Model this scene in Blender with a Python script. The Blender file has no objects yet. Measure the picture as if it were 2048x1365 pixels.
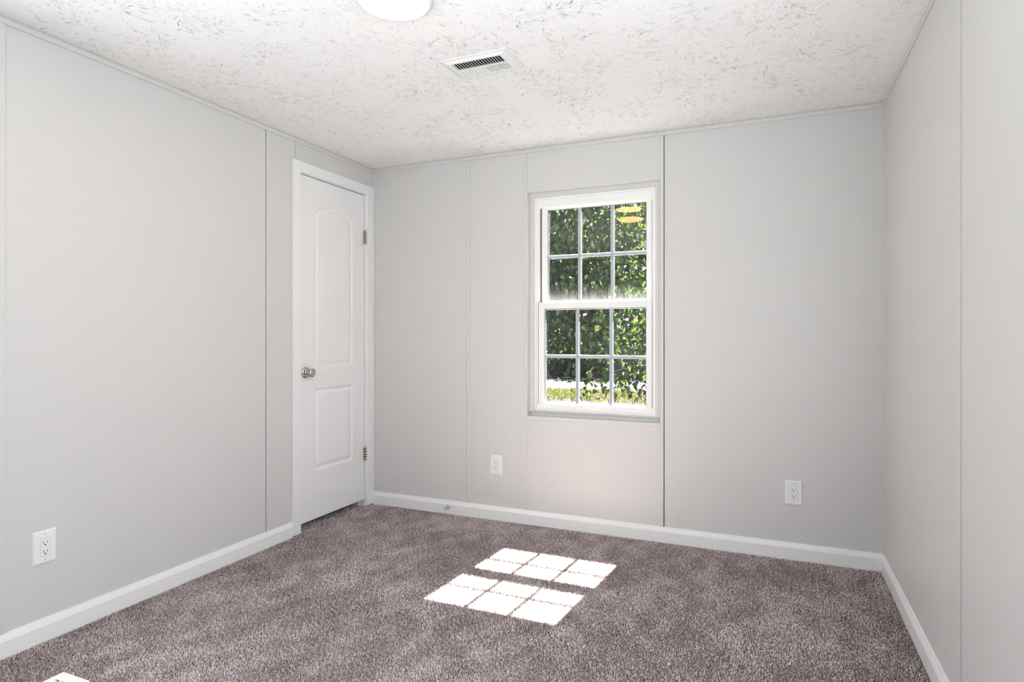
import bpy, bmesh, math, random
import numpy as np
from mathutils import Vector, Matrix

# ------------------------------------------------------------------ dimensions (metres)
XL, XR, D, H = -2.526, 0.496, 3.427, 2.29      # left wall, right wall, window wall, ceiling
YR = -1.0                                      # wall behind the camera
FZ = -0.006                                    # carpet backing (pile tips reach z = 0)
GZ = -0.50                                     # ground outside
SC = bpy.context.scene
COL = SC.collection
rng = np.random.default_rng(7)
random.seed(7)

# ------------------------------------------------------------------ camera
cam_d = bpy.data.cameras.new('camera')
cam_d.sensor_width = 36.0
cam_d.lens = 36.0 * 1208.8 / 2048.0
cam_d.shift_y = -11.05 / 2048.0
cam_d.clip_start = 0.02
cam_d.clip_end = 300
cam = bpy.data.objects.new('camera', cam_d)
COL.objects.link(cam)
cam.location = (0, 0, 1.149)
cam.rotation_euler = (math.radians(90), 0, math.radians(23.382))
SC.camera = cam

# ------------------------------------------------------------------ view, world, sun, big lights
SC.view_settings.view_transform = 'Standard'
SC.view_settings.look = 'None'
SC.view_settings.gamma = 1.0
SC.view_settings.exposure = 0.11
try:
    SC.view_settings.use_curve_mapping = False
except Exception:
    pass
SC.cycles.max_bounces = 12
SC.cycles.diffuse_bounces = 8
SC.cycles.transparent_max_bounces = 24
SC.cycles.use_denoising = True
SC.cycles.sample_clamp_indirect = 6.0
SC.cycles.caustics_reflective = False

W = bpy.data.worlds.new('sky')
SC.world = W
W.use_nodes = True
nt = W.node_tree
bg = nt.nodes['Background']
sky = nt.nodes.new('ShaderNodeTexSky')
sky.sky_type = 'HOSEK_WILKIE'
sky.turbidity = 3.0
sky.ground_albedo = 0.3
SUN_DIR = Vector((-0.064, -0.662, -1.0)).normalized()
sky.sun_direction = -SUN_DIR
nt.links.new(sky.outputs[0], bg.inputs[0])
bg.inputs[1].default_value = 4.0

sun_d = bpy.data.lights.new('sun', 'SUN')
sun_d.energy = 300.0
sun_d.angle = math.radians(0.25)
sun_d.color = (1.0, 0.96, 0.90)
sun = bpy.data.objects.new('sun', sun_d)
sun.rotation_euler = SUN_DIR.to_track_quat('-Z', 'Y').to_euler()
sun.location = (0, 30, 40)
COL.objects.link(sun)

# added fill lamps in made-up windows out of view: one in each opening,
# and another low outside each, aimed up in place of ground bounce
WR = (0.20, 1.50, 0.50, 2.08)       # added_window_2 in the right wall beside the camera: y0, y1, z0, z1
WL = (0.02, 0.88, 0.45, 1.80)        # added_window_3 in the left wall
WB = (-1.35, 0.30, 0.50, 2.08)       # added_window_4 in the wall behind the camera: x0, x1, z0, z1
def area(name, loc, aim, sx, sy, energy, color):
    d = bpy.data.lights.new(name, 'AREA')
    d.shape = 'RECTANGLE'; d.size = sx; d.size_y = sy
    d.energy = energy; d.color = color
    o = bpy.data.objects.new(name, d)
    o.location = loc
    o.rotation_euler = Vector(aim).to_track_quat('-Z', 'Y').to_euler()
    COL.objects.link(o)
    return o
P_R, P_RG, P_L, P_LG, P_B, P_BG = 43.0, 0.0, 34.0, 60.0, 1.0, 215.0
FILLC, UPFILLC = (0.93, 0.97, 1.0), (0.97, 0.985, 1.0)
for side, w, x, p, g in ((1, WR, XR, P_R, P_RG), (-1, WL, XL, P_L, P_LG)):
    yc, zc = (w[0]+w[1])/2, (w[2]+w[3])/2
    n_ = 'right' if side > 0 else 'left'
    area(n_ + '_added_window_fill', (x + side*0.03, yc, zc), (-side, 0, 0), w[1]-w[0]-0.1, w[3]-w[2]-0.1, p, FILLC)
    area(n_ + '_added_upward_fill', (x + side*2.0, yc, -0.2), (-side*2.0, 0, 1.5), (w[1]-w[0])*1.8, 2.2, g, UPFILLC)
area('rear_added_window_fill', ((WB[0]+WB[1])/2, YR-0.03, (WB[2]+WB[3])/2), (0, 1, 0), WB[1]-WB[0]-0.1, WB[3]-WB[2]-0.1, P_B, FILLC)
area('rear_added_upward_fill', ((WB[0]+WB[1])/2, YR-2.0, -0.2), (0, 2.0, 1.5), (WB[1]-WB[0])*1.8, 2.2, P_BG, UPFILLC)

# ------------------------------------------------------------------ materials
def mat(name):
    m = bpy.data.materials.new(name)
    m.use_nodes = True
    return m, m.node_tree, m.node_tree.nodes['Principled BSDF']

def paint(name, col, rough=0.5, bump=0.0, scale=300.0, metallic=0.0, spec=0.5, detail=2.0, dist=0.002):
    m, t, p = mat(name)
    p.inputs['Base Color'].default_value = (*col, 1)
    p.inputs['Roughness'].default_value = rough
    p.inputs['Metallic'].default_value = metallic
    p.inputs['Specular IOR Level'].default_value = spec
    tc = t.nodes.new('ShaderNodeTexCoord')
    n = t.nodes.new('ShaderNodeTexNoise')
    n.inputs['Scale'].default_value = scale
    n.inputs['Detail'].default_value = detail
    t.links.new(tc.outputs['Object'], n.inputs['Vector'])
    if bump > 0:
        b = t.nodes.new('ShaderNodeBump')
        b.inputs['Strength'].default_value = bump
        b.inputs['Distance'].default_value = dist
        t.links.new(n.outputs['Fac'], b.inputs['Height'])
        t.links.new(b.outputs['Normal'], p.inputs['Normal'])
    return m

M = {}
M['wall'] = paint('greige_wall_paint', (0.60, 0.598, 0.590), 0.42, 0.12, 160.0, spec=0.35)
M['trim'] = paint('white_gloss_trim', (0.80, 0.80, 0.80), 0.32, 0.03, 60.0)
M['door'] = paint('white_door_paint', (0.80, 0.80, 0.80), 0.38, 0.03, 90.0)
M['vinyl'] = paint('white_vinyl', (0.82, 0.82, 0.815), 0.35, 0.02, 80.0)
M['bead'] = paint('grey_spacer', (0.05, 0.05, 0.06), 0.5, 0.02, 80.0)
M['grille'] = paint('white_grille', (0.72, 0.73, 0.80), 0.4, 0.02, 80.0)
M['plate'] = paint('white_plastic_plate', (0.80, 0.80, 0.81), 0.18, 0.01, 60.0)
M['slot'] = paint('dark_slot', (0.012, 0.012, 0.012), 0.6, 0.02, 60.0)
M['nickel'] = paint('satin_nickel', (0.56, 0.53, 0.49), 0.18, 0.02, 300.0, metallic=1.0)
M['screw'] = paint('painted_screw', (0.62, 0.62, 0.62), 0.3, 0.02, 300.0)
M['rubber'] = paint('white_rubber_tip', (0.75, 0.74, 0.72), 0.6, 0.02, 200.0)
M['vent'] = paint('white_enamel_vent', (0.78, 0.78, 0.77), 0.35, 0.04, 120.0)
M['duct'] = paint('dark_duct', (0.02, 0.02, 0.02), 0.8, 0.02, 60.0)
M['lampbody'] = paint('white_lamp_rim', (0.82, 0.82, 0.8), 0.4, 0.02, 60.0)
M['bark'] = paint('tree_bark', (0.055, 0.042, 0.03), 0.9, 0.8, 30.0, dist=0.02)
M['siding'] = paint('exterior_siding', (0.5, 0.5, 0.48), 0.6, 0.05, 40.0)

def ceiling_material():
    m, t, p = mat('stomped_white_ceiling')
    N, L = t.nodes, t.links
    def math_(op, a, b=None, c=None, clamp=False):
        n = N.new('ShaderNodeMath'); n.operation = op; n.use_clamp = clamp
        for i, v in enumerate((a, b, c)):
            if v is None: continue
            if isinstance(v, (int, float)): n.inputs[i].default_value = v
            else: L.new(v, n.inputs[i])
        return n.outputs[0]
    def vmath(op, a, b=None):
        n = N.new('ShaderNodeVectorMath'); n.operation = op
        for i, v in enumerate((a, b)):
            if v is None: continue
            if isinstance(v, tuple): n.inputs[i].default_value = v
            else: L.new(v, n.inputs[i])
        return n
    tc = N.new('ShaderNodeTexCoord')
    flat = vmath('MULTIPLY', tc.outputs['Object'], (1, 1, 0)).outputs[0]
    wob = N.new('ShaderNodeTexNoise'); wob.inputs['Scale'].default_value = 14; wob.inputs['Detail'].default_value = 2
    L.new(flat, wob.inputs['Vector'])
    w2 = vmath('SUBTRACT', wob.outputs['Color'], (0.5, 0.5, 0.5)).outputs[0]
    w3 = vmath('MULTIPLY', w2, (0.034, 0.034, 0)).outputs[0]
    pos = vmath('ADD', flat, w3).outputs[0]
    def layer(scale, off, k, thr, rmax):
        pp = vmath('ADD', pos, (off, off * 0.7, 0)).outputs[0]
        v = N.new('ShaderNodeTexVoronoi'); v.voronoi_dimensions = '2D'
        v.inputs['Scale'].default_value = scale; v.inputs['Randomness'].default_value = 0.95
        L.new(pp, v.inputs['Vector'])
        d = vmath('SUBTRACT', pp, v.outputs['Position']).outputs[0]
        r = vmath('LENGTH', d).outputs['Value']
        u = vmath('NORMALIZE', d).outputs[0]
        sep = N.new('ShaderNodeSeparateXYZ'); L.new(u, sep.inputs[0])
        sc = N.new('ShaderNodeSeparateXYZ'); L.new(v.outputs['Color'], sc.inputs[0])
        comb = N.new('ShaderNodeCombineXYZ')
        L.new(math_('MULTIPLY', sep.outputs[0], k), comb.inputs[0])
        L.new(math_('MULTIPLY', sep.outputs[1], k), comb.inputs[1])
        L.new(math_('MULTIPLY_ADD', sc.outputs[0], 40.0, math_('MULTIPLY', r, 7.0)), comb.inputs[2])
        n = N.new('ShaderNodeTexNoise'); n.inputs['Scale'].default_value = 1.0
        n.inputs['Detail'].default_value = 1.5; n.inputs['Roughness'].default_value = 0.55
        L.new(comb.outputs[0], n.inputs['Vector'])
        a = math_('ABSOLUTE', math_('SUBTRACT', n.outputs['Fac'], 0.5))
        # keep the line about as wide near the centre as far from it
        wdt = math_('DIVIDE', thr, math_('MAXIMUM', r, 0.03))
        line = math_('SUBTRACT', 1.0, math_('DIVIDE', a, wdt), clamp=True)
        brk = N.new('ShaderNodeTexNoise'); brk.inputs['Scale'].default_value = 26.0; brk.inputs['Detail'].default_value = 2.0
        L.new(pp, brk.inputs['Vector'])
        bm = math_('MULTIPLY', math_('SUBTRACT', brk.outputs['Fac'], 0.42), 9.0, clamp=True)
        rin = math_('MULTIPLY', math_('SUBTRACT', r, 0.012), 60.0, clamp=True)
        rout = math_('MULTIPLY', math_('SUBTRACT', rmax, r), 30.0, clamp=True)
        ln = math_('MULTIPLY', math_('MULTIPLY', line, bm), math_('MULTIPLY', rin, rout))
        return ln, n.outputs['Fac']
    l1, h1 = layer(3.4, 0.0, 7.5, 0.00058, 0.19)
    l2, h2 = layer(4.4, 3.37, 6.5, 0.00055, 0.15)
    line = math_('MAXIMUM', l1, l2)
    pz = N.new('ShaderNodeTexNoise'); pz.inputs['Scale'].default_value = 1.3; pz.inputs['Detail'].default_value = 1.0
    L.new(flat, pz.inputs['Vector'])
    patch = math_('MULTIPLY_ADD', math_('MULTIPLY', math_('SUBTRACT', pz.outputs['Fac'], 0.36), 4.0, clamp=True), 0.6, 0.4)
    line = math_('MULTIPLY', line, patch)
    grain = N.new('ShaderNodeTexNoise'); grain.inputs['Scale'].default_value = 120; grain.inputs['Detail'].default_value = 3
    L.new(flat, grain.inputs['Vector'])
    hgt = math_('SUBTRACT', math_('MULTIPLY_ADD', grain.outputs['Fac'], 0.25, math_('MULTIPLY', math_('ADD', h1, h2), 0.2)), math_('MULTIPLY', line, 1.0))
    b = N.new('ShaderNodeBump'); b.inputs['Strength'].default_value = 0.4; b.inputs['Distance'].default_value = 0.005
    L.new(hgt, b.inputs['Height']); L.new(b.outputs['Normal'], p.inputs['Normal'])
    mix = N.new('ShaderNodeMixRGB'); mix.inputs[1].default_value = (0.90, 0.893, 0.885, 1); mix.inputs[2].default_value = (0.20, 0.185, 0.17, 1)  # crease shade of the stomp strokes painted into the base colour
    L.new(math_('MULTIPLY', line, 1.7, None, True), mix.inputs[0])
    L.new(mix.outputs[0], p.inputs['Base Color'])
    p.inputs['Roughness'].default_value = 0.8
    p.inputs['Specular IOR Level'].default_value = 0.2
    return m
M['ceiling'] = ceiling_material()

def attr_material(name, rough=0.9, translucent=0.0, spec=0.1, sat=1.0, gain=1.0):
    m, t, p = mat(name)
    a = t.nodes.new('ShaderNodeAttribute'); a.attribute_name = 'Col'
    t.links.new(a.outputs['Color'], p.inputs['Base Color'])
    p.inputs['Roughness'].default_value = rough
    p.inputs['Specular IOR Level'].default_value = spec
    if translucent > 0:
        tr = t.nodes.new('ShaderNodeBsdfTranslucent')
        mul = t.nodes.new('ShaderNodeMixRGB'); mul.blend_type = 'MULTIPLY'; mul.inputs[0].default_value = 1.0
        mul.inputs[2].default_value = (1.5, 1.35, 0.55, 1)
        t.links.new(a.outputs['Color'], mul.inputs[1])
        t.links.new(mul.outputs[0], tr.inputs['Color'])
        mx = t.nodes.new('ShaderNodeMixShader'); mx.inputs[0].default_value = translucent
        t.links.new(p.outputs[0], mx.inputs[1]); t.links.new(tr.outputs[0], mx.inputs[2])
        t.links.new(mx.outputs[0], t.nodes['Material Output'].inputs[0])
    return m
M['pile'] = attr_material('carpet_yarn', 0.95)
M['leaf'] = attr_material('leaf', 0.45, 0.45, 0.4)
M['blade'] = attr_material('grass_blade', 0.6, 0.5, 0.2)
M['litter'] = attr_material('dry_leaf', 0.8, 0.2, 0.1)

def noise_ground(name, c1, c2, scale, bump):
    m, t, p = mat(name)
    tc = t.nodes.new('ShaderNodeTexCoord')
    n = t.nodes.new('ShaderNodeTexNoise'); n.inputs['Scale'].default_value = scale; n.inputs['Detail'].default_value = 6
    t.links.new(tc.outputs['Object'], n.inputs['Vector'])
    r = t.nodes.new('ShaderNodeValToRGB')
    r.color_ramp.elements[0].position = 0.35; r.color_ramp.elements[0].color = (*c1, 1)
    r.color_ramp.elements[1].position = 0.65; r.color_ramp.elements[1].color = (*c2, 1)
    t.links.new(n.outputs['Fac'], r.inputs[0]); t.links.new(r.outputs[0], p.inputs['Base Color'])
    b = t.nodes.new('ShaderNodeBump'); b.inputs['Strength'].default_value = bump; b.inputs['Distance'].default_value = 0.02
    t.links.new(n.outputs['Fac'], b.inputs['Height']); t.links.new(b.outputs['Normal'], p.inputs['Normal'])
    p.inputs['Roughness'].default_value = 0.95
    p.inputs['Specular IOR Level'].default_value = 0.1
    return m
M['carpetbase'] = noise_ground('carpet_backing', (0.10, 0.078, 0.076), (0.20, 0.16, 0.155), 260.0, 0.5)
M['soil'] = noise_ground('yard_soil', (0.004, 0.003, 0.002), (0.010, 0.0076, 0.0053), 9.0, 0.5)
M['asphalt'] = noise_ground('asphalt', (0.0072, 0.0072, 0.0076), (0.0105, 0.0103, 0.0103), 40.0, 0.3)
M['bounceslab'] = noise_ground('pale_bounce_slab', (0.66, 0.65, 0.63), (0.74, 0.73, 0.71), 12.0, 0.1)

def glass_material(name, haze):
    m = bpy.data.materials.new(name); m.use_nodes = True
    t = m.node_tree; N, L = t.nodes, t.links
    N.remove(N['Principled BSDF'])
    tr = N.new('ShaderNodeBsdfTransparent'); tr.inputs[0].default_value = (0.955, 0.965, 0.955, 1)
    gl = N.new('ShaderNodeBsdfGlossy'); gl.inputs['Roughness'].default_value = 0.0
    gl.inputs[0].default_value = (1, 1, 1, 1)
    fr = N.new('ShaderNodeFresnel'); fr.inputs[0].default_value = 1.5
    mx = N.new('ShaderNodeMixShader')
    L.new(fr.outputs[0], mx.inputs[0]); L.new(tr.outputs[0], mx.inputs[1]); L.new(gl.outputs[0], mx.inputs[2])
    out = mx
    if haze is not None:
        z0, height, amount = haze
        df = N.new('ShaderNodeBsdfTranslucent'); df.inputs[0].default_value = (0.85, 0.88, 0.86, 1)
        d2 = N.new('ShaderNodeBsdfDiffuse'); d2.inputs[0].default_value = (0.80, 0.84, 0.82, 1)
        ds = N.new('ShaderNodeMixShader'); ds.inputs[0].default_value = 0.5
        L.new(df.outputs[0], ds.inputs[1]); L.new(d2.outputs[0], ds.inputs[2])
        tc = N.new('ShaderNodeTexCoord')
        sp = N.new('ShaderNodeSeparateXYZ'); L.new(tc.outputs['Object'], sp.inputs[0])
        mp = N.new('ShaderNodeMapping'); mp.inputs['Scale'].default_value = (420.0, 1.0, 7.0)
        L.new(tc.outputs['Object'], mp.inputs[0])
        n = N.new('ShaderNodeTexNoise'); n.inputs['Scale'].default_value = 1.0; n.inputs['Detail'].default_value = 3
        L.new(mp.outputs[0], n.inputs['Vector'])
        def mt(op, a, b, clamp=False):
            k = N.new('ShaderNodeMath'); k.operation = op; k.use_clamp = clamp
            for i, v in enumerate((a, b)):
                if isinstance(v, (int, float)): k.inputs[i].default_value = v
                else: L.new(v, k.inputs[i])
            return k.outputs[0]
        g = mt('SUBTRACT', 1.0, mt('DIVIDE', mt('SUBTRACT', sp.outputs[2], z0), height), True)
        g2 = mt('POWER', g, 1.6)
        st = mt('MULTIPLY', mt('SUBTRACT', mt('ADD', n.outputs['Fac'], mt('MULTIPLY', g2, 0.35)), 0.45), 2.2, True)
        f = mt('MULTIPLY', mt('MULTIPLY', st, g2), amount, True)
        m2 = N.new('ShaderNodeMixShader')
        L.new(f, m2.inputs[0]); L.new(mx.outputs[0], m2.inputs[1]); L.new(ds.outputs[0], m2.inputs[2])
        out = m2
    L.new(out.outputs[0], N['Material Output'].inputs[0])
    return m
M['glass'] = glass_material('coated_glass', None)
M['glass_top'] = glass_material('streaked_glass_upper', (1.345, 0.13, 0.055))
M['glass_low'] = glass_material('streaked_glass_lower', (0.735, 0.06, 0.07))

mL, tL, pL = mat('lamp_diffuser')
pL.inputs['Base Color'].default_value = (0.9, 0.88, 0.84, 1)
pL.inputs['Emission Color'].default_value = (1.0, 0.52, 0.20, 1)
pL.inputs['Emission Strength'].default_value = 30.0
M['lamp'] = mL

# ------------------------------------------------------------------ mesh helpers
def link(name, me, parent=None):
    o = bpy.data.objects.new(name, me)
    COL.objects.link(o)
    if parent is not None:
        o.parent = parent
    return o

def props(o, label=None, cat=None, group=None, kind=None):
    if label: o['label'] = label
    if cat: o['category'] = cat
    if group: o['group'] = group
    if kind: o['kind'] = kind
    return o

def empty(name, loc=(0, 0, 0), rz=0.0):
    o = bpy.data.objects.new(name, None)
    o.empty_display_size = 0.1
    COL.objects.link(o)
    o.location = loc
    o.rotation_euler = (0, 0, rz)
    return o

class MB:
    def __init__(s): s.bm = bmesh.new()
    def box(s, x0, x1, y0, y1, z0, z1, mi=0, bevel=0.0, seg=2):
        vs = [s.bm.verts.new(p) for p in ((x0,y0,z0),(x1,y0,z0),(x1,y1,z0),(x0,y1,z0),(x0,y0,z1),(x1,y0,z1),(x1,y1,z1),(x0,y1,z1))]
        fs = [s.bm.faces.new([vs[i] for i in f]) for f in ((3,2,1,0),(4,5,6,7),(0,1,5,4),(1,2,6,5),(2,3,7,6),(3,0,4,7))]
        for f in fs: f.material_index = mi
        if bevel > 0:
            es = list({e for f in fs for e in f.edges})
            r = bmesh.ops.bevel(s.bm, geom=es, offset=bevel, segments=seg, affect='EDGES', profile=0.5)
            for f in r['faces']: f.material_index = mi
        return s
    def ring(s, x0, x1, z0, z1, wl, wr, wb, wt, y0, y1, mi=0, bevel=0.0):
        """rectangular frame in the XZ plane between depths y0 and y1"""
        s.box(x0, x0+wl, y0, y1, z0, z1, mi, bevel)
        s.box(x1-wr, x1, y0, y1, z0, z1, mi, bevel)
        if wb > 0: s.box(x0+wl, x1-wr, y0, y1, z0, z0+wb, mi, bevel)
        if wt > 0: s.box(x0+wl, x1-wr, y0, y1, z1-wt, z1, mi, bevel)
        return s
    def extrude_profile(s, prof, a, b, mi=0):
        """closed profile: list of points given by function-ready (u,v) mapped at a and b: prof(u,v)->3D handled by caller"""
        n = len(a)
        va = [s.bm.verts.new(p) for p in a]; vb = [s.bm.verts.new(p) for p in b]
        for i in range(n):
            f = s.bm.faces.new((va[i], va[(i+1) % n], vb[(i+1) % n], vb[i])); f.material_index = mi
        s.bm.faces.new(list(reversed(va))).material_index = mi
        s.bm.faces.new(vb).material_index = mi
        return s
    def lathe(s, prof, origin, axis, seg=32, mi=0):
        """prof: (radius, distance along axis)"""
        ax = Vector(axis).normalized()
        t = Vector((0,0,1)) if abs(ax.z) < 0.9 else Vector((1,0,0))
        u = ax.cross(t).normalized(); v = ax.cross(u)
        rings = []
        o = Vector(origin)
        for r, d in prof:
            if r < 1e-6: rings.append([s.bm.verts.new(o + ax*d)])
            else: rings.append([s.bm.verts.new(o + ax*d + (u*math.cos(k*2*math.pi/seg) + v*math.sin(k*2*math.pi/seg))*r) for k in range(seg)])
        for A, B in zip(rings, rings[1:]):
            for k in range(seg):
                k2 = (k+1) % seg
                if len(A) == 1 and len(B) == 1: continue
                if len(A) == 1: f = s.bm.faces.new((A[0], B[k], B[k2]))
                elif len(B) == 1: f = s.bm.faces.new((A[k], B[0], A[k2]))
                else: f = s.bm.faces.new((A[k], B[k], B[k2], A[k2]))
                f.material_index = mi; f.smooth = True
        return s
    def tube(s, pts, rad, seg=8, mi=0):
        pts = [Vector(p) for p in pts]
        rings = []
        for i, p in enumerate(pts):
            d = (pts[min(i+1, len(pts)-1)] - pts[max(i-1, 0)]).normalized()
            t = Vector((0,0,1)) if abs(d.z) < 0.95 else Vector((1,0,0))
            u = d.cross(t).normalized(); v = d.cross(u)
            r = rad[i] if isinstance(rad, (list, tuple)) else rad
            rings.append([s.bm.verts.new(p + (u*math.cos(k*2*math.pi/seg) + v*math.sin(k*2*math.pi/seg))*r) for k in range(seg)])
        for A, B in zip(rings, rings[1:]):
            for k in range(seg):
                f = s.bm.faces.new((A[k], A[(k+1) % seg], B[(k+1) % seg], B[k])); f.smooth = True; f.material_index = mi
        s.bm.faces.new(list(reversed(rings[0]))).material_index = mi
        s.bm.faces.new(rings[-1]).material_index = mi
        return s
    def build(s, name, mats, parent=None):
        bmesh.ops.recalc_face_normals(s.bm, faces=s.bm.faces)
        me = bpy.data.meshes.new(name)
        s.bm.to_mesh(me); s.bm.free()
        for m in (mats if isinstance(mats, (list, tuple)) else [mats]):
            me.materials.append(m)
        return link(name, me, parent)

def raw_mesh(name, verts, faces_flat, starts, totals, colors, material, smooth=False, parent=None):
    me = bpy.data.meshes.new(name)
    me.vertices.add(len(verts)); me.vertices.foreach_set('co', np.ascontiguousarray(verts, dtype=np.float32).ravel())
    me.loops.add(len(faces_flat)); me.loops.foreach_set('vertex_index', np.ascontiguousarray(faces_flat, dtype=np.int32))
    me.polygons.add(len(starts)); me.polygons.foreach_set('loop_start', np.ascontiguousarray(starts, dtype=np.int32))
    try: me.polygons.foreach_set('loop_total', np.ascontiguousarray(totals, dtype=np.int32))
    except Exception: pass
    me.update(calc_edges=True)
    if colors is not None:
        a = me.attributes.new('Col', 'FLOAT_COLOR', 'POINT')
        c = np.ones((len(verts), 4), dtype=np.float32); c[:, :3] = colors
        a.data.foreach_set('color', c.ravel())
    me.materials.append(material)
    me.polygons.foreach_set('use_smooth', np.full(len(starts), smooth, dtype=bool))
    return link(name, me, parent)

def struct(o): return props(o, kind='structure')

# ------------------------------------------------------------------ room shell
TH = 0.13
OX0, OX1, OZ0, OZ1 = -1.379, -0.581, 0.658, 2.022      # window recess in the wall panel

# floor
mb = MB(); mb.box(XL-TH, XR+TH, YR-TH, D+TH, -0.25, FZ)
struct(mb.build('floor', M['carpetbase']))
# ceiling
mb = MB(); mb.box(XL-TH, XR+TH, YR-TH, D+TH, H, H+0.15)
struct(mb.build('ceiling', M['ceiling']))

# window wall (thin panels with open joints over a solid backing)
PB = 0.022
mb = MB()
BX0, BX1, BZ0, BZ1 = -1.352, -0.606, 0.683, 1.998       # hole through the wall behind the recess
for (y0, y1, a0, a1, c0, c1) in ((D, D+PB, OX0, OX1, OZ0, OZ1), (D+PB, D+0.045, OX0, OX1, OZ0, OZ1), (D+0.045, D+TH, BX0, BX1, BZ0, BZ1)):
    xa, xb = XL-TH, XR+TH
    gap = 0.0024 if y0 == D else 0.0
    mb.box(xa, a0, y0, y1, GZ, H+0.02)
    if gap:
        mb.box(a1, -0.5585-gap, y0, y1, GZ, H+0.02); mb.box(-0.5585+gap, xb, y0, y1, GZ, H+0.02)
    else:
        mb.box(a1, xb, y0, y1, GZ, H+0.02)
    mb.box(a0, a1, y0, y1, GZ, c0); mb.box(a0, a1, y0, y1, c1, H+0.02)
struct(mb.build('wall_back', M['wall']))

# right wall, one open joint at y = 2.109
mb = MB()
def wall_with_hole(mb, x0, x1, ya, yb, w):
    mb.box(x0, x1, ya, w[0], GZ, H+0.02); mb.box(x0, x1, w[1], yb, GZ, H+0.02)
    mb.box(x0, x1, w[0], w[1], GZ, w[2]); mb.box(x0, x1, w[0], w[1], w[3], H+0.02)
wall_with_hole(mb, XR, XR+PB, YR-TH, 2.1035, WR); mb.box(XR, XR+PB, 2.1135, D+0.01, GZ, H+0.02)
wall_with_hole(mb, XR+PB, XR+TH, YR-TH, D+TH, WR)
struct(mb.build('wall_right', M['wall']))

# left wall with the door opening
DY0, DY1, DZ1 = 2.731, 3.350, 2.096                     # clear opening between the jambs
JT = 0.018
mb = MB()
jy0, jy1, jz1 = DY0-JT, DY1+JT, DZ1+JT
for (x0, x1, joints) in ((XL-PB, XL, True), (XL-TH, XL-PB, False)):
    ys = [YR-TH, jy0]
    if joints:
        wall_with_hole(mb, x0, x1, YR-TH, 2.4760, WL); mb.box(x0, x1, 2.4825, jy0, GZ, jz1); mb.box(x0, x1, 2.4825, 2.6960, jz1, H+0.02)
        mb.box(x0, x1, 2.6990, jy1, jz1, H+0.02)
    else:
        wall_with_hole(mb, x0, x1, YR-TH, jy0, WL); mb.box(x0, x1, jy0, jy1, jz1, H+0.02)
    mb.box(x0, x1, jy1, D+0.01, GZ, H+0.02)
struct(mb.build('wall_left', M['wall']))

# rear wall, and frames of three windows added out of view for fill light
mb = MB()
mb.box(XL-TH, WB[0], YR-TH, YR, GZ, H+0.02); mb.box(WB[1], XR+TH, YR-TH, YR, GZ, H+0.02)
mb.box(WB[0], WB[1], YR-TH, YR, GZ, WB[2]); mb.box(WB[0], WB[1], YR-TH, YR, WB[3], H+0.02)
struct(mb.build('wall_rear', M['wall']))
for name, w, x, rz in (('added_window_2', WR, XR, math.pi/2), ('added_window_3', WL, XL, -math.pi/2), ('added_window_4', WB, None, math.pi)):
    o = struct(empty(name, (x, (w[0]+w[1])/2, w[2]), -rz) if x is not None else empty(name, ((w[0]+w[1])/2, YR, w[2]), math.pi))
    hw = (w[1]-w[0])/2; hh = w[3]-w[2]
    mb = MB(); mb.ring(-hw, hw, 0, hh, .04, .04, .04, .04, 0.05, 0.12, bevel=0.003)
    mb.build('window_frame', M['vinyl'], o)
    mb = MB(); mb.box(-hw+.04, hw-.04, 0.085, 0.09, .04, hh-.04); mb.build('glass', M['glass'], o)

# dark closet behind the door
mb = MB()
cx0, cx1, cy0, cy1 = XL-0.75, XL-TH, 2.55, 3.50
mb.box(cx0-.05, cx0, cy0, cy1, -0.25, 2.3); mb.box(cx0-.05, cx1, cy0-.05, cy0, -0.25, 2.3)
mb.box(cx0-.05, cx1, cy1, cy1+.05, -0.25, 2.3); mb.box(cx0-.05, cx1, cy0-.05, cy1+.05, 2.3, 2.35)
mb.box(cx0-.05, cx1, cy0-.05, cy1+.05, -0.30, -0.012)
struct(mb.build('wall_closet', M['wall']))

# ------------------------------------------------------------------ baseboards
BBH, BBT = 0.083, 0.014
PROF = [(0, FZ), (BBT, FZ), (BBT, 0.058), (BBT*0.86, 0.063), (BBT*0.80, 0.066), (BBT*0.62, 0.072), (BBT*0.45, 0.0775), (BBT*0.38, BBH-0.001), (BBT*0.25, BBH), (0, BBH)]
def baseboard(name, fn0, fn1):
    mb = MB(); mb.extrude_profile(None, [fn0(u, v) for u, v in PROF], [fn1(u, v) for u, v in PROF])
    return struct(mb.build(name, M['trim']))
baseboard('baseboard_back', lambda u, v: (XL+0.017, D-u, v), lambda u, v: (XR-u, D-u, v))
baseboard('baseboard_right', lambda u, v: (XR-u, D-u, v), lambda u, v: (XR-u, YR+u, v))
baseboard('baseboard_left', lambda u, v: (XL+u, YR+u, v), lambda u, v: (XL+u, 2.668, v))
baseboard('baseboard_rear', lambda u, v: (XR-u, YR+u, v), lambda u, v: (XL+u, YR+u, v))

# ------------------------------------------------------------------ battens, crown strips, window picture-frame strips
tn = [0]
def trim(fn):
    tn[0] += 1
    mb = MB(); fn(mb)
    return struct(mb.build('trim_%d' % tn[0], M['wall']))
BT = 0.006
def batten_back(x0, x1, z0=BBH, z1=2.264, t=BT):
    trim(lambda mb: mb.box(x0, x1, D-t, D+0.001, z0+0.001, z1, bevel=0.0018))
batten_back(-1.795, -1.772)
batten_back(-1.400, -1.380)
batten_back(-0.580, -0.5605, 0.2145)
batten_back(-0.580, -0.5625, BBH, 0.2125)
trim(lambda mb: mb.box(OX0, OX1, D-0.003, D+0.001, OZ1, OZ1+0.025, bevel=0.0012))
trim(lambda mb: mb.box(OX0, OX1, D-0.003, D+0.001, OZ0-0.024, OZ0, bevel=0.0012))
trim(lambda mb: mb.box(XL-0.001, XL+BT, 1.240, 1.265, BBH+0.001, 2.264, bevel=0.0018))
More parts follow.
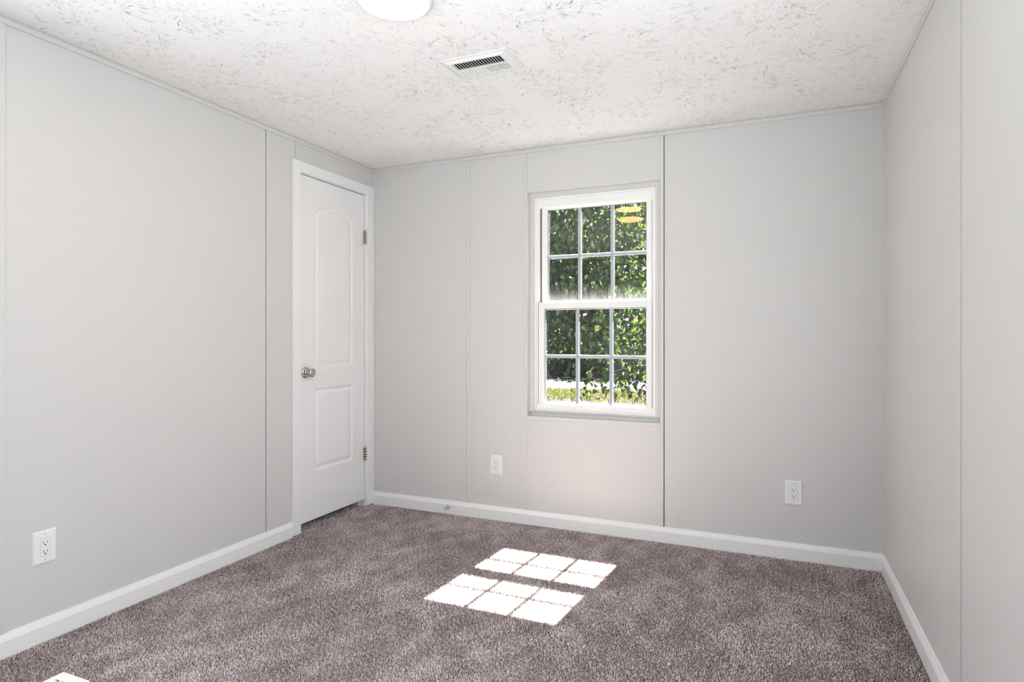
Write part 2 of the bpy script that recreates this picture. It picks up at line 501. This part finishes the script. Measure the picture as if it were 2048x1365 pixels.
trim(lambda mb: mb.box(XR-0.004, XR+0.001, D-0.024, D, BBH+0.001, 2.266, bevel=0.0015))
# crown strips
trim(lambda mb: mb.box(XL, XR, D-0.007, D+0.001, 2.264, H-0.0045, bevel=0.0025))
trim(lambda mb: mb.box(XL-0.001, XL+0.007, YR, D-0.007, 2.264, H-0.0045, bevel=0.0025))
trim(lambda mb: mb.box(XR-0.006, XR+0.001, YR, D-0.007, 2.268, H-0.0045, bevel=0.0025))
# painted board lining the window recess
def lining(mb):
    y0, y1 = D+0.030, D+0.050
    mb.box(OX0, -1.347, y0, y1, OZ0+0.024, OZ1, bevel=0.001)
    mb.box(-0.611, OX1, y0, y1, OZ0+0.024, OZ1, bevel=0.001)
    mb.box(-1.347, -0.611, y0, y1, 1.992, OZ1, bevel=0.001)
    mb.box(-1.347, -0.611, y0, y1, OZ0+0.024, 0.690, bevel=0.001)
trim(lining)

# ------------------------------------------------------------------ window
win = struct(empty('window_1', (-0.979, D+0.03, 0.69)))
ox, oy, oz = win.location
def wb():
    return MB()
def wplace(o):
    o.location = (-ox, -oy, -oz); return o
FX0, FX1, FZ0, FZ1 = -1.3465, -0.6115, 0.6905, 1.9915
mb = wb()
# nailing lip, jambs, head, sill
mb.ring(FX0, FX1, FZ0, FZ1, .010, .010, .010, .012, D+0.034, D+0.054, bevel=0.0015)
mb.ring(FX0, FX1, FZ0, FZ1, .0195, .0195, .040, .058, D+0.045, D+0.128, bevel=0.0015)
mb.ring(FX0+.0195, FX1-.0195, FZ0+.040, FZ1-.058, .013, .013, .004, .002, D+0.1245, D+0.134, bevel=0.001)
mb.box(-1.336, -0.622, D+0.038, D+0.060, 0.7005, 0.734, bevel=0.002)
wplace(mb.build('window_frame', M['vinyl'], win))

def sash(name, x0, x1, z0, z1, st, rb, rt, y0, y1, gm, tilt1, tilt2, mid):
    mb = wb()
    mb.ring(x0, x1, z0, z1, st, st, rb, rt, y0, y1, bevel=0.002)
    # sloped glazing bead
    gx0, gx1, gz0, gz1 = x0+st, x1-st, z0+rb, z1-rt
    bw = 0.007
    yb = y0 + 0.012
    mb.ring(gx0, gx1, gz0, gz1, bw*.55, bw*.55, bw*.55, bw*.55, yb, y1-0.001, bevel=0.001)
    s = wplace(mb.build(name, M['vinyl'], win))
    gx0 += bw*.55; gx1 -= bw*.55; gz0 += bw*.55; gz1 -= bw*.55
    yg = yb + 0.002
    # dark spacer around the sealed unit
    mb = MB(); mb.ring(gx0, gx1, gz0, gz1, .003, .003, .003, .003, yg+0.0055, yg+0.0125); mb.build('spacer', M['bead'], s)
    cz = (gz0+gz1)/2; cx = (gx0+gx1)/2; hx = (gx1-gx0)/2 + 0.002; hz = (gz1-gz0)/2 + 0.002
    for yy, tl, mm in ((yg, tilt1, gm), (yg+0.025, tilt2, M['glass'])):
        dz = math.tan(math.radians(tl)) * hz
        me = bpy.data.meshes.new('glass')
        me.from_pydata([(cx-hx, yy-dz, cz-hz), (cx+hx, yy-dz, cz-hz), (cx+hx, yy+dz, cz+hz), (cx-hx, yy+dz, cz+hz)], [], [(0, 1, 2, 3)])
        me.materials.append(mm)
        link('glass', me, s)
    # white bars between the panes
    mb = MB()
    w = 0.0099
    y0b, y1b = yg+0.0040, yg+0.0180
    for k in (1, 2):
        xm = gx0 + (gx1-gx0)*k/3.0
        mb.box(xm-w, xm+w, y0b, y1b, gz0, gz1, bevel=0.0025)
    mb.box(gx0, gx1, y0b+0.0005, y1b-0.0005, mid-w, mid+w, bevel=0.0025)
    mb.build('grille', M['grille'], s)
    return s
up = sash('upper_sash', -1.318, -0.640, 1.308, 1.953, 0.031, 0.050, 0.024, D+0.086, D+0.124, M['glass_top'], 0.15, 1.32, 1.634)
lo = sash('lower_sash', -1.3225, -0.6335, 0.7015, 1.3495, 0.031, 0.036, 0.034, D+0.042, D+0.083, M['glass_low'], 0.05, -0.05, 1.022)
# dark strips added as gap shade in the slots beside and above the sashes
mb = wb()
for xa, xb in ((FX0+.0195, -1.3180), (-0.6380, FX1-.0195)):
    mb.box(xa, xb, D+0.052, D+0.082, 0.735, 1.348); mb.box(xa, xb, D+0.096, D+0.120, 1.352, 1.9330)
mb.box(-1.290, -0.668, D+0.092, D+0.120, 1.9525, 1.9345)
wplace(mb.build('gap_shade_strip', M['bead'], win))
# cam locks on top of the meeting rail
for lx in (-1.165, -0.765):
    mb = MB()
    mb.box(lx-0.022, lx+0.022, D+0.046, D+0.070, 1.3495, 1.3535, bevel=0.0012)
    mb.lathe([(0.0, 0.0075), (0.008, 0.007), (0.0095, 0.0)], (lx, D+0.058, 1.3532), (0, 0, 1), 20)
    mb.box(lx-0.004, lx+0.020, D+0.050, D+0.056, 1.3535, 1.3585, bevel=0.0015)
    mb.build('sash_lock', M['vinyl'], lo)
for lx in (-1.306, -0.652):
    mb = MB(); mb.box(lx-0.011, lx+0.011, D+0.046, D+0.066, 1.3495, 1.3520, bevel=0.001)
    mb.build('tilt_latch', M['vinyl'], lo)

# ------------------------------------------------------------------ door
door = struct(empty('door_1', (XL, (DY0+DY1)/2, 0)))
dpx, dpy, dpz = door.location
def dplace(o): o.location = (-dpx, -dpy, -dpz); return o
# casing
mb = MB()
CT = 0.016
mb.box(XL, XL+CT, 2.669, 2.7285, 0.002, 2.160, bevel=0.0025)
mb.box(XL, XL+CT, 3.3535, 3.4255, 0.002, 2.160, bevel=0.0025)
mb.box(XL, XL+CT, 2.7280, 3.3540, 2.0985, 2.160, bevel=0.0025)
dplace(mb.build('casing', M['trim'], door))
mb = MB()
mb.box(XL-TH, XL+0.002, DY0-JT, DY0, FZ, DZ1, bevel=0.001); mb.box(XL-TH, XL+0.002, DY1, DY1+JT, FZ, DZ1, bevel=0.001)
mb.box(XL-TH, XL+0.002, DY0-JT, DY1+JT, DZ1, DZ1+JT, bevel=0.001)
# stops
mb.box(XL-0.06, XL-0.046, DY0, DY0+0.010, FZ, DZ1); mb.box(XL-0.06, XL-0.046, DY1-0.010, DY1, FZ, DZ1); mb.box(XL-0.06, XL-0.046, DY0, DY1, DZ1-0.010, DZ1)
dplace(mb.build('jamb', M['trim'], door))
# leaf: moulded two-panel arch-top face
LY0, LY1, LZ0, LZ1 = 2.7355, 3.3465, 0.044, 2.0925
XF = XL - 0.006
ny, nz = 151, 505
ys = np.linspace(LY0, LY1, ny); zs = np.linspace(LZ0, LZ1, nz)
Yg, Zg = np.meshgrid(ys, zs)
def prof(d):
    h = np.zeros_like(d)
    pts_d = [-1, 0.0, 0.006, 0.011, 0.018, 0.026, 0.032, 0.036, 1]
    pts_h = [0, 0.0, -0.0045, -0.0065, -0.0062, -0.0040, -0.0015, -0.0006, -0.0006]
    return np.interp(d, pts_d, pts_h)
py0, py1 = 2.862, 3.222
pc = (py0+py1)/2; hwid = (py1-py0)/2
ztop = 1.945 - 0.052*((Yg-pc)/hwid)**2
d1 = np.minimum(np.minimum(Yg-py0, py1-Yg), np.minimum(Zg-0.955, ztop-Zg))
d2 = np.minimum(np.minimum(Yg-py0, py1-Yg), np.minimum(Zg-0.335, 0.828-Zg))
Xg = XF + prof(np.maximum(d1, d2))
Vf = np.stack([Xg, Yg, Zg], -1).reshape(-1, 3)
idx = np.arange(ny*nz).reshape(nz, ny)
q = np.stack([idx[:-1, :-1], idx[:-1, 1:], idx[1:, 1:], idx[1:, :-1]], -1).reshape(-1, 4)
# edges and back
b0 = len(Vf)
bnd = np.concatenate([idx[0, :], idx[1:, -1], idx[-1, -2::-1], idx[-2:0:-1, 0]])
back = Vf[bnd].copy(); back[:, 0] = XF - 0.036
Vall = np.concatenate([Vf, back])
nb = len(bnd); k = np.arange(nb)
side = np.stack([bnd, b0+k, b0+(k+1) % nb, bnd[(k+1) % nb]], -1)
qa = np.concatenate([q, side])
flat = np.concatenate([qa.ravel(), (b0+k)[::-1]])
starts = np.concatenate([np.arange(len(qa))*4, [len(qa)*4]]); totals = np.concatenate([np.full(len(qa), 4), [nb]])
leaf = raw_mesh('door_leaf', Vall, flat, starts, totals, None, M['door'], True, door)
sm = np.ones(len(starts), dtype=bool); sm[len(q):] = False
leaf.data.polygons.foreach_set('use_smooth', sm)
dplace(leaf)
mb = MB()
KY, KZ = 2.789, 0.930
mb.lathe([(0.0325, 0), (0.0335, 0.002), (0.0325, 0.005), (0.026, 0.0085), (0.019, 0.0105), (0.0125, 0.012), (0.0115, 0.024), (0.0125, 0.030), (0.018, 0.034), (0.0235, 0.039), (0.0262, 0.046), (0.0262, 0.051), (0.0245, 0.056), (0.021, 0.0595), (0.0165, 0.0605), (0.0155, 0.0585), (0.009, 0.058), (0.0, 0.058)], (XF, KY, KZ), (1, 0, 0), 48)
props(mb.build('door_knob', M['nickel'], leaf), label='satin nickel round door knob on its rose')
for hz in (1.811, 0.354):
    mb = MB()
    for i in range(5):
        a = hz - 0.045 + i*0.018
        mb.lathe([(0.0, 0), (0.0056, 0.0003), (0.0056, 0.0172), (0.0, 0.0175)], (XL+0.0045, 3.3487, a), (0, 0, 1), 16)
    mb.lathe([(0.0, 0), (0.0045, 0.0), (0.0045, 0.003), (0.0, 0.004)], (XL+0.0045, 3.3487, hz+0.045), (0, 0, 1), 16)
    mb.box(XL-0.0050, XL+0.0002, 3.3325, 3.3465, hz-0.044, hz+0.044)
    dplace(mb.build('hinge', M['nickel'], door))

# ------------------------------------------------------------------ outlets
def outlet(loc, rz, label):
    o = props(empty('electrical_outlet', loc, rz), label, 'outlet')
    w, h = 0.0815/2, 0.124/2
    hw_, hh_ = 0.0172, 0.0340
    bm = MB()
    def rect(a, b, y): return [bm.bm.verts.new(p) for p in ((-a, y, -b), (a, y, -b), (a, y, b), (-a, y, b))]
    R = [rect(w, h, 0), rect(w, h, -0.0022), rect(w-0.0035, h-0.0035, -0.0058), rect(w-0.006, h-0.006, -0.0066), rect(hw_, hh_, -0.0070), rect(hw_, hh_, -0.0030)]
    for A, B in zip(R, R[1:]):
        for i in range(4): bm.bm.faces.new((A[i], A[(i+1) % 4], B[(i+1) % 4], B[i]))
    plate = bm.build('cover_plate', M['plate'], o)
    bm = MB()
    bm.box(-hw_+0.0007, hw_-0.0007, -0.0078, -0.001, -hh_+0.0007, hh_-0.0007, 0, 0.0009)
    for cz in (0.0185, -0.0150):
        bm.box(-0.0078, -0.0054, -0.0080, -0.0070, cz-0.0040, cz+0.0042, 1)
        bm.box(0.0054, 0.0076, -0.0080, -0.0070, cz-0.0032, cz+0.0034, 1)
        bm.lathe([(0.0, 0.0002), (0.0028, 0.0002), (0.0028, -0.001)], (0, -0.0078, cz-0.0095), (0, -1, 0), 16, 1)
        bm.box(-0.0028, 0.0028, -0.0080, -0.0070, cz-0.0120, cz-0.0095, 1)
    bm.build('receptacle', [M['plate'], M['slot']], o)
    for sz in (0.0485, -0.0485):
        bm = MB()
        bm.lathe([(0.0, 0.0012), (0.0022, 0.0010), (0.0030, 0.0)], (0, -0.0068, sz), (0, -1, 0), 16, 0)
        bm.box(-0.0022, 0.0022, -0.0081, -0.0077, sz-0.0004, sz+0.0004, 1)
        bm.build('screw', [M['screw'], M['slot']], plate)
    return o
outlet((XL, 1.393, 0.3515), math.pi/2, 'white wall outlet on the left wall, nearest to the camera')
outlet((-1.5895, D, 0.340), 0.0, 'white wall outlet on the window wall, between two battens left of the window')
outlet((0.096, D, 0.340), 0.0, 'white wall outlet on the window wall, right of the window near the corner')

# ------------------------------------------------------------------ door stop on the baseboard
ds = props(empty('door_stop', (-1.921, D-BBT, 0.046)), 'small metal spring door stop on the baseboard left of the window', 'door stop')
mb = MB()
mb.lathe([(0.0, 0.0), (0.0098, 0.0), (0.0105, 0.003), (0.0085, 0.008), (0.006, 0.011), (0.0, 0.012)], (0, 0, 0), (0, -1, 0), 20)
mb.build('base', M['nickel'], ds)
mb = MB()
pts = []
for i in range(221):
    a = i/220.0
    pts.append((0.0047*math.cos(a*2*math.pi*13), -0.009 - a*0.052, 0.0047*math.sin(a*2*math.pi*13) - 0.004*a*a))
mb.tube(pts, 0.00155, 6)
spring = mb.build('spring', M['nickel'], ds)
mb = MB()
mb.lathe([(0.0, 0.0), (0.0062, 0.0), (0.0068, 0.004), (0.0062, 0.011), (0.004, 0.014), (0.0, 0.0145)], (0, -0.060, -0.004), (0, -1, -0.12), 20)
props(mb.build('rubber_tip', M['rubber'], spring), label='white rubber tip')

# ------------------------------------------------------------------ ceiling light
LX, LY = -1.18, 1.72
cl = props(empty('ceiling_light', (LX, LY, H)), 'round flush white ceiling light, switched on', 'ceiling light')
mb = MB(); mb.lathe([(0.0, 0.0), (0.126, 0.0), (0.127, -0.006), (0.122, -0.012), (0.1165, -0.013), (0.116, -0.006), (0.0, -0.006)], (0, 0, 0), (0, 0, 1), 64)
mb.build('lamp_rim', M['lampbody'], cl)
mb = MB(); mb.lathe([(0.1162, -0.0115), (0.108, -0.016), (0.085, -0.020), (0.05, -0.0225), (0.0, -0.0235)], (0, 0, 0), (0, 0, 1), 64)
mb.build('diffuser', M['lamp'], cl)

# ------------------------------------------------------------------ ceiling vent
VX, VY = -1.123, 2.280
vt = props(empty('ceiling_vent', (VX, VY, H)), 'white rectangular louvered air vent in the ceiling', 'air vent')
mb = MB()
def rectz(a, b, z, dx=0.0, dy=0.0): return [mb.bm.verts.new(p) for p in ((-a+dx, -b+dy, z), (a+dx, -b+dy, z), (a+dx, b+dy, z), (-a+dx, b+dy, z))]
VA, VB = 0.153, 0.0975
ia, ib = 0.112, 0.066
R = [rectz(VA, VB, -0.001), rectz(VA, VB, -0.0035), rectz(VA-0.003, VB-0.003, -0.005), rectz(VA-0.014, VB-0.012, -0.0060), rectz(ia+0.012, ib+0.008, -0.0125), rectz(ia+0.003, ib+0.002, -0.0135), rectz(ia, ib, -0.0120), rectz(ia, ib, -0.002)]
for A, B in zip(R, R[1:]):
    for i in range(4): mb.bm.faces.new((A[i], A[(i+1) % 4], B[(i+1) % 4], B[i]))
vf = mb.build('vent_frame', M['vent'], vt)
mb = MB(); mb.box(-ia, ia, -ib, ib, -0.0022, -0.0008); mb.build('duct', M['duct'], vt)
# two banks of fins thrown opposite ways, with a rib between: one bank open to the dark duct, the other closed
for y0, y1, lean, t, n in ((-ib, -0.002, 0.0090, 0.0012, 18), (0.003, ib-0.004, -0.0062, 0.0011, 18)):
    mb = MB()
    for i in range(n+1):
        x = -ia + 2*ia*i/n
        za, zb = -0.0128, -0.0028
        a = [(x-t, y0, za), (x+t, y0, za), (x+t-lean, y0, zb), (x-t-lean, y0, zb)]
        a = [(min(max(p[0], -ia), ia), p[1], p[2]) for p in a]
        b = [(p[0], y1, p[2]) for p in a]
        mb.extrude_profile(None, a, b)
    mb.build('louver_bank', M['vent'], vt)
mb = MB(); mb.box(-ia, ia, -0.002, 0.003, -0.0134, -0.0050, bevel=0.001); mb.build('rib', M['vent'], vt)
mb = MB(); mb.box(-ia+0.004, ia*0.10, 0.005, ib-0.006, -0.0110, -0.0095); mb.build('damper', M['vent'], vt)
vt.rotation_euler = (0, 0, 0)

# ------------------------------------------------------------------ floor register at the lower left corner
FRX, FRY = -2.217+0.07, 1.283-0.152
fr = props(empty('floor_register', (FRX, FRY, 0.0)), 'white metal floor register on the carpet by the left wall', 'floor vent')
mb = MB()
A_, B_ = 0.07, 0.152
def rz_(a, b, z): return [mb.bm.verts.new(p) for p in ((-a, -b, z), (a, -b, z), (a, b, z), (-a, b, z))]
sa, sb = 0.043, 0.118
R = [rz_(A_, B_, -0.006), rz_(A_, B_, 0.0035), rz_(A_-0.003, B_-0.003, 0.0055), rz_(sa+0.002, sb+0.002, 0.0065), rz_(sa, sb, 0.0055), rz_(sa, sb, -0.006)]
for P_, Q_ in zip(R, R[1:]):
    for i in range(4): mb.bm.faces.new((P_[i], P_[(i+1) % 4], Q_[(i+1) % 4], Q_[i]))
mb.build('register_frame', M['vent'], fr)
mb = MB()
for i in range(15):
    y = -sb + 2*sb*i/14
    mb.box(-sa, sa, max(y-0.0045, -sb), min(y+0.0045, sb), 0.0015, 0.0058, bevel=0.0006)
for x in (-0.016, 0.016): mb.box(x-0.003, x+0.003, -sb, sb, 0.0018, 0.0056)
mb.build('louver', M['vent'], fr)
mb = MB(); mb.box(-sa, sa, -sb, sb, -0.007, -0.005); mb.build('duct', M['duct'], fr)
mb = MB(); mb.box(0.026, 0.032, -0.012, 0.012, 0.005, 0.011, bevel=0.001); mb.build('lever', M['vent'], fr)

# ------------------------------------------------------------------ carpet pile
def carpet():
    parts = []
    for (x0, x1, y0, y1, sp, wid) in ((XL+0.012, XR-0.012, 0.55, 2.0, 0.0038, 0.0022), (XL+0.012, XR-0.012, 2.0, D-0.012, 0.0047, 0.0027), (XL-0.10, XL+0.012, DY0+0.002, DY1-0.002, 0.006, 0.0034)):
        gx = np.arange(x0, x1, sp); gy = np.arange(y0, y1, sp)
        X, Y = np.meshgrid(gx, gy)
        X = X.ravel(); Y = Y.ravel()
        X = X + rng.uniform(-.5, .5, X.size)*sp*1.1; Y = Y + rng.uniform(-.5, .5, Y.size)*sp*1.1
        keep = (X > x0+0.001) & (X < x1-0.001) & (Y < y1-0.001)
        keep &= ~((np.abs(X-FRX) < 0.072) & (np.abs(Y-FRY) < 0.154))
        if x0 > XL: keep &= ~((X < XL+0.018) & (((Y > 2.667) & (Y < 2.731)) | (Y > 3.350)))
        parts.append((X[keep], Y[keep], np.full(keep.sum(), wid)))
    X = np.concatenate([p[0] for p in parts]); Y = np.concatenate([p[1] for p in parts]); Wd = np.concatenate([p[2] for p in parts])
    n = X.size
    def field(seed, nn, lo, hi):
        r = np.random.default_rng(seed); f = np.zeros(n)
        for _ in range(nn):
            k = r.uniform(lo, hi); a = r.uniform(0, 2*np.pi); ph = r.uniform(0, 2*np.pi)
            f += np.sin(k*(X*np.cos(a)+Y*np.sin(a)) + ph)
        return f/np.sqrt(nn/2.0)
    big = field(1, 10, 4, 14); mid = field(2, 24, 18, 60); fine = field(3, 40, 120, 420)
    # direction the pile lies in: swirled by feet and the vacuum
    ang = 1.2*big + 0.9*mid + rng.uniform(-np.pi, np.pi, n)*0.9
    lean = rng.uniform(0.35, 1.0, n)
    hgt = 0.0058 + 0.0010*rng.standard_normal(n) + 0.0004*mid + 0.0007*fine
    hgt = np.clip(hgt, 0.003, 0.0085)
    dx = np.cos(ang)*lean*0.0062; dy = np.sin(ang)*lean*0.0062
    wa = rng.uniform(0, 2*np.pi, n)
    wx = np.cos(wa)*Wd*0.5; wy = np.sin(wa)*Wd*0.5
    z0 = FZ
    V = np.empty((n, 5, 3), dtype=np.float32)
    V[:, 0] = np.stack([X-wx, Y-wy, np.full(n, z0)], -1)
    V[:, 1] = np.stack([X+wx, Y+wy, np.full(n, z0)], -1)
    V[:, 2] = np.stack([X+wx*1.15+dx*.4, Y+wy*1.15+dy*.4, z0+hgt*.85], -1)
    V[:, 3] = np.stack([X-wx*1.15+dx*.4, Y-wy*1.15+dy*.4, z0+hgt*.85], -1)
    V[:, 4] = np.stack([X+dx, Y+dy, z0+hgt], -1)
    V[:, :, 0] = np.clip(V[:, :, 0], XL-0.12, XR-0.0145); V[:, :, 1] = np.clip(V[:, :, 1], None, D-0.0145)
    base = np.arange(n)[:, None]*5
    F = (base + np.array([0, 1, 2, 3, 3, 2, 4])).ravel()
    st = (np.arange(n)[:, None]*7 + np.array([0, 4])).ravel(); tt = np.tile([4, 3], n)
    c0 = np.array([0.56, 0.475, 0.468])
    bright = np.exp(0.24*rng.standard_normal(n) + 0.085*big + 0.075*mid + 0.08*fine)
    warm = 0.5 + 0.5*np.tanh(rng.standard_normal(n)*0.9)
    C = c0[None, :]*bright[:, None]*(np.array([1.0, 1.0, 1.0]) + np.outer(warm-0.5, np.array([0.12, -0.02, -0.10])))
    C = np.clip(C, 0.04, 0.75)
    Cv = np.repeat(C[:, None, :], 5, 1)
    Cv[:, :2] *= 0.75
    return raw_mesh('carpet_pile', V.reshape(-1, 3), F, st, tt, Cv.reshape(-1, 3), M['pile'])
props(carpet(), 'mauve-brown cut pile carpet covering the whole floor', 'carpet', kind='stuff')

# ------------------------------------------------------------------ outside: ground, road, trees, grass, fallen leaves
mb = MB(); mb.box(-5.2, 3.2, D+TH+0.02, 6.35, GZ-0.02, GZ+0.03, bevel=0.01)
struct(mb.build('added_bounce_slab', M['bounceslab']))  # unseen pale slab added to bounce sunlight through the window onto the ceiling
mb = MB(); mb.box(-26, 18, D+TH+0.02, 17.6, GZ-0.3, GZ); mb.box(-26, 18, 24.2, 40, GZ-0.3, GZ+0.0)
struct(mb.build('yard_ground', M['soil']))
mb = MB(); mb.box(-26, 18, 17.6, 24.2, GZ-0.3, GZ-0.01)
struct(mb.build('road', M['asphalt']))

def leaves(name, P, size, cols, parent, droop=0.75, material=None, r=rng):
    """heart-shaped folded leaves; P are stalk ends"""
    n = len(P)
    th = r.uniform(0, 2*np.pi, n)
    tilt = np.clip(r.normal(droop, 0.35, n), -0.3, 1.45)          # angle of the blade below horizontal
    ax = np.stack([np.cos(th)*np.cos(tilt), np.sin(th)*np.cos(tilt), -np.sin(tilt)], -1)
    up_ = np.stack([np.cos(th)*np.sin(tilt), np.sin(th)*np.sin(tilt), np.cos(tilt)], -1)
    sd = np.cross(ax, up_)
    roll = r.normal(0, 0.5, n)[:, None]
    s2 = sd*np.cos(roll) + up_*np.sin(roll); u2 = up_*np.cos(roll) - sd*np.sin(roll)
    S = (size*r.uniform(0.65, 1.25, n))[:, None]
    fold = 0.16
    shape = [(0.0, 0.0, 0.0), (0.28, 0.10, 1.0), (0.40, 0.34, 1.0), (0.22, 0.72, 0.7), (0.0, 1.0, -0.4), (-0.22, 0.72, 0.7), (-0.40, 0.34, 1.0), (-0.28, 0.10, 1.0)]
    V = np.empty((n, 8, 3), dtype=np.float32)
    for i, (a, b, f) in enumerate(shape):
        V[:, i] = P + S*(s2*a + ax*b + u2*(fold*abs(a)*2*f if a else (-0.08 if b == 1.0 else 0)))
    base = np.arange(n)[:, None]*8
    F = (base + np.array([0, 1, 2, 3, 4, 0, 4, 5, 6, 7])).ravel()
    st = (np.arange(n)[:, None]*10 + np.array([0, 5])).ravel(); tt = np.tile([5, 5], n)
    return raw_mesh(name, V.reshape(-1, 3), F, st, tt, np.repeat(cols, 8, 0), material or M['leaf'], False, parent)

def tree(name, x, y, h, rx, zb, nclus, per, size, seed, label, hue=(0.0135, 0.0285, 0.008), trunk_r=0.11, group=None, fill=0.55):
    r = np.random.default_rng(seed)
    t = props(empty(name, (x, y, GZ)), label, 'tree', group)
    zb -= GZ; h -= GZ
    cz = (zb+h)/2; rz_ = (h-zb)/2
    # leaf clusters through the crown
    u = r.standard_normal((nclus, 3)); u /= np.linalg.norm(u, axis=1)[:, None]
    rad = r.uniform(fill, 1.0, nclus)**0.7
    lump = 1 + 0.16*np.sin(u[:, 0]*5+seed) * np.cos(u[:, 2]*4+seed*2)
    Cn = u*(rad*lump)[:, None]*np.array([rx, rx, rz_]) + np.array([0, 0, cz])
    Cn[:, 2] = np.maximum(Cn[:, 2], 0.12)
    off = r.standard_normal((nclus, per, 3))*np.array([0.20, 0.20, 0.26])
    P = (Cn[:, None, :] + off).reshape(-1, 3)
    P[:, 2] = np.maximum(P[:, 2], 0.08)
    base = np.array(hue)
    b = np.exp(0.30*r.standard_normal(len(P)))
    clb = np.repeat(np.exp(0.18*r.standard_normal(nclus)), per)
    cols = base[None, :]*(b*clb)[:, None]
    yel = r.random(len(P)) < 0.10
    cols[yel] *= np.array([2.6, 1.7, 0.9])
    cols = np.clip(cols, 0.0005, 0.6)
    leaves('foliage', P, size, cols, t, 0.8, None, r)
    # trunk and limbs
    mb = MB()
    sway = [(0.0, 0.0, -0.1)]
    nseg = 7
    for i in range(1, nseg+1):
        a = i/nseg
        sway.append((0.10*math.sin(a*3+seed), 0.08*math.cos(a*4+seed), h*0.86*a))
    mb.tube(sway, [trunk_r*(1.25 if i == 0 else 1-0.85*i/nseg) for i in range(nseg+1)], 12)
    mb.build('trunk', M['bark'], t)
    mb = MB()
    for i in range(34):
        c = Cn[r.integers(0, nclus)]
        zz = min(max(c[2]*r.uniform(0.45, 0.85), 0.25), h*0.8)
        a = zz/(h*0.86)
        s = Vector((0.10*math.sin(a*3+seed), 0.08*math.cos(a*4+seed), zz))
        e = Vector(c)
        m1 = s.lerp(e, 0.4) + Vector((0, 0, 0.22)); m2 = s.lerp(e, 0.75) + Vector((r.uniform(-.1, .1), r.uniform(-.1, .1), 0.14))
        mb.tube([s, m1, m2, e], [trunk_r*0.30, trunk_r*0.20, trunk_r*0.11, 0.004], 6)
    mb.build('branches', M['bark'], t)
    return t

tree('tree', -0.75, 9.9, 5.6, 2.75, 0.12, 1150, 26, 0.098, 11, 'heart-leaved green tree right of the window view, its branches hanging low')
tree('tree', -5.35, 10.4, 5.8, 2.9, 0.42, 1150, 26, 0.098, 12, 'heart-leaved green tree left of the window view, nearest on that side')
tree('tree', -5.05, 13.3, 6.0, 2.6, 0.50, 800, 26, 0.10, 13, 'dark green tree in the middle, behind the two nearest trees')
gr = 'trees across the road'
tree('tree', -10.6, 26.6, 6.3, 3.0, -0.5, 620, 22, 0.17, 21, 'bushy green tree across the road, at the far left', (0.011, 0.024, 0.0066), 0.14, gr, 0.4)
tree('tree', -6.2, 26.9, 6.8, 3.0, -0.5, 620, 22, 0.17, 22, 'bushy green tree across the road, in the middle', (0.011, 0.024, 0.0066), 0.14, gr, 0.4)
tree('tree', -1.9, 26.4, 6.4, 2.9, -0.5, 620, 22, 0.17, 23, 'bushy green tree across the road, at the far right', (0.011, 0.024, 0.0066), 0.14, gr, 0.4)

for bx, by, bh, lab in ((-11.4, 25.0, 0.95, 'low green bush across the road, leftmost of the row'), (-8.9, 24.9, 0.80, 'low green bush across the road, second from the left'),
                        (-6.5, 25.0, 0.90, 'low green bush across the road, in the middle of the row'), (-4.1, 24.9, 0.85, 'low green bush across the road, second from the right'),
                        (-1.6, 25.0, 0.95, 'low green bush across the road, rightmost of the row')):
    o = tree('bush', bx, by, bh, 1.55, -0.75, 170, 22, 0.14, int(200 + bx*10), lab, (0.014, 0.030, 0.008), 0.03, 'low bushes across the road', 0.2)
    o['category'] = 'bush'

def grass():
    n = 26000
    r = np.random.default_rng(31)
    nc = 420
    cx = r.uniform(-9.5, 1.5, nc); cy = 16.75 - 2.9*r.random(nc)**1.6
    ci = r.integers(0, nc, n)
    X = cx[ci] + r.normal(0, 0.16, n); Y = np.minimum(cy[ci] + r.normal(0, 0.13, n), 17.0)
    hh = r.uniform(0.06, 0.19, n)
    a = r.uniform(0, 2*np.pi, n); ln = r.uniform(0.02, 0.14, n)
    dx = np.cos(a)*ln; dy = np.sin(a)*ln
    wa = r.uniform(0, 2*np.pi, n); w = 0.007
    wx = np.cos(wa)*w; wy = np.sin(wa)*w
    V = np.empty((n, 5, 3), dtype=np.float32); z = np.full(n, GZ-0.005)
    V[:, 0] = np.stack([X-wx, Y-wy, z], -1); V[:, 1] = np.stack([X+wx, Y+wy, z], -1)
    V[:, 2] = np.stack([X+wx*.8+dx*.35, Y+wy*.8+dy*.35, z+hh*.6], -1); V[:, 3] = np.stack([X-wx*.8+dx*.35, Y-wy*.8+dy*.35, z+hh*.6], -1)
    V[:, 4] = np.stack([X+dx, Y+dy, z+hh], -1)
    base = np.arange(n)[:, None]*5
    F = (base + np.array([0, 1, 2, 3, 3, 2, 4])).ravel()
    st = (np.arange(n)[:, None]*7 + np.array([0, 4])).ravel(); tt = np.tile([4, 3], n)
    c = np.array([0.0150, 0.0185, 0.0030])[None, :]*np.exp(0.3*r.standard_normal(n))[:, None]
    c[:, 0] *= r.uniform(0.6, 1.3, n)
    return raw_mesh('grass', V.reshape(-1, 3), F, st, tt, np.repeat(np.clip(c, 0, .7), 5, 0), M['blade'])
props(grass(), 'bright yellow-green grass tufts between the house and the road', 'grass', kind='stuff')
n = 16000
r = np.random.default_rng(37)
P = np.stack([r.uniform(-9.5, 1.5, n), r.uniform(12.5, 17.3, n), np.full(n, GZ+0.006) + r.uniform(0, 0.05, n)], -1)
c = np.array([0.026, 0.0195, 0.0165])[None, :]*np.exp(0.45*r.standard_normal(n))[:, None]
fl = leaves('fallen_leaves', P, 0.085, np.clip(c, 0.001, 0.75), None, 0.0, M['litter'], r)
props(fl, 'dry brown and pinkish fallen leaves lying among the grass outside', 'fallen leaves', kind='stuff')
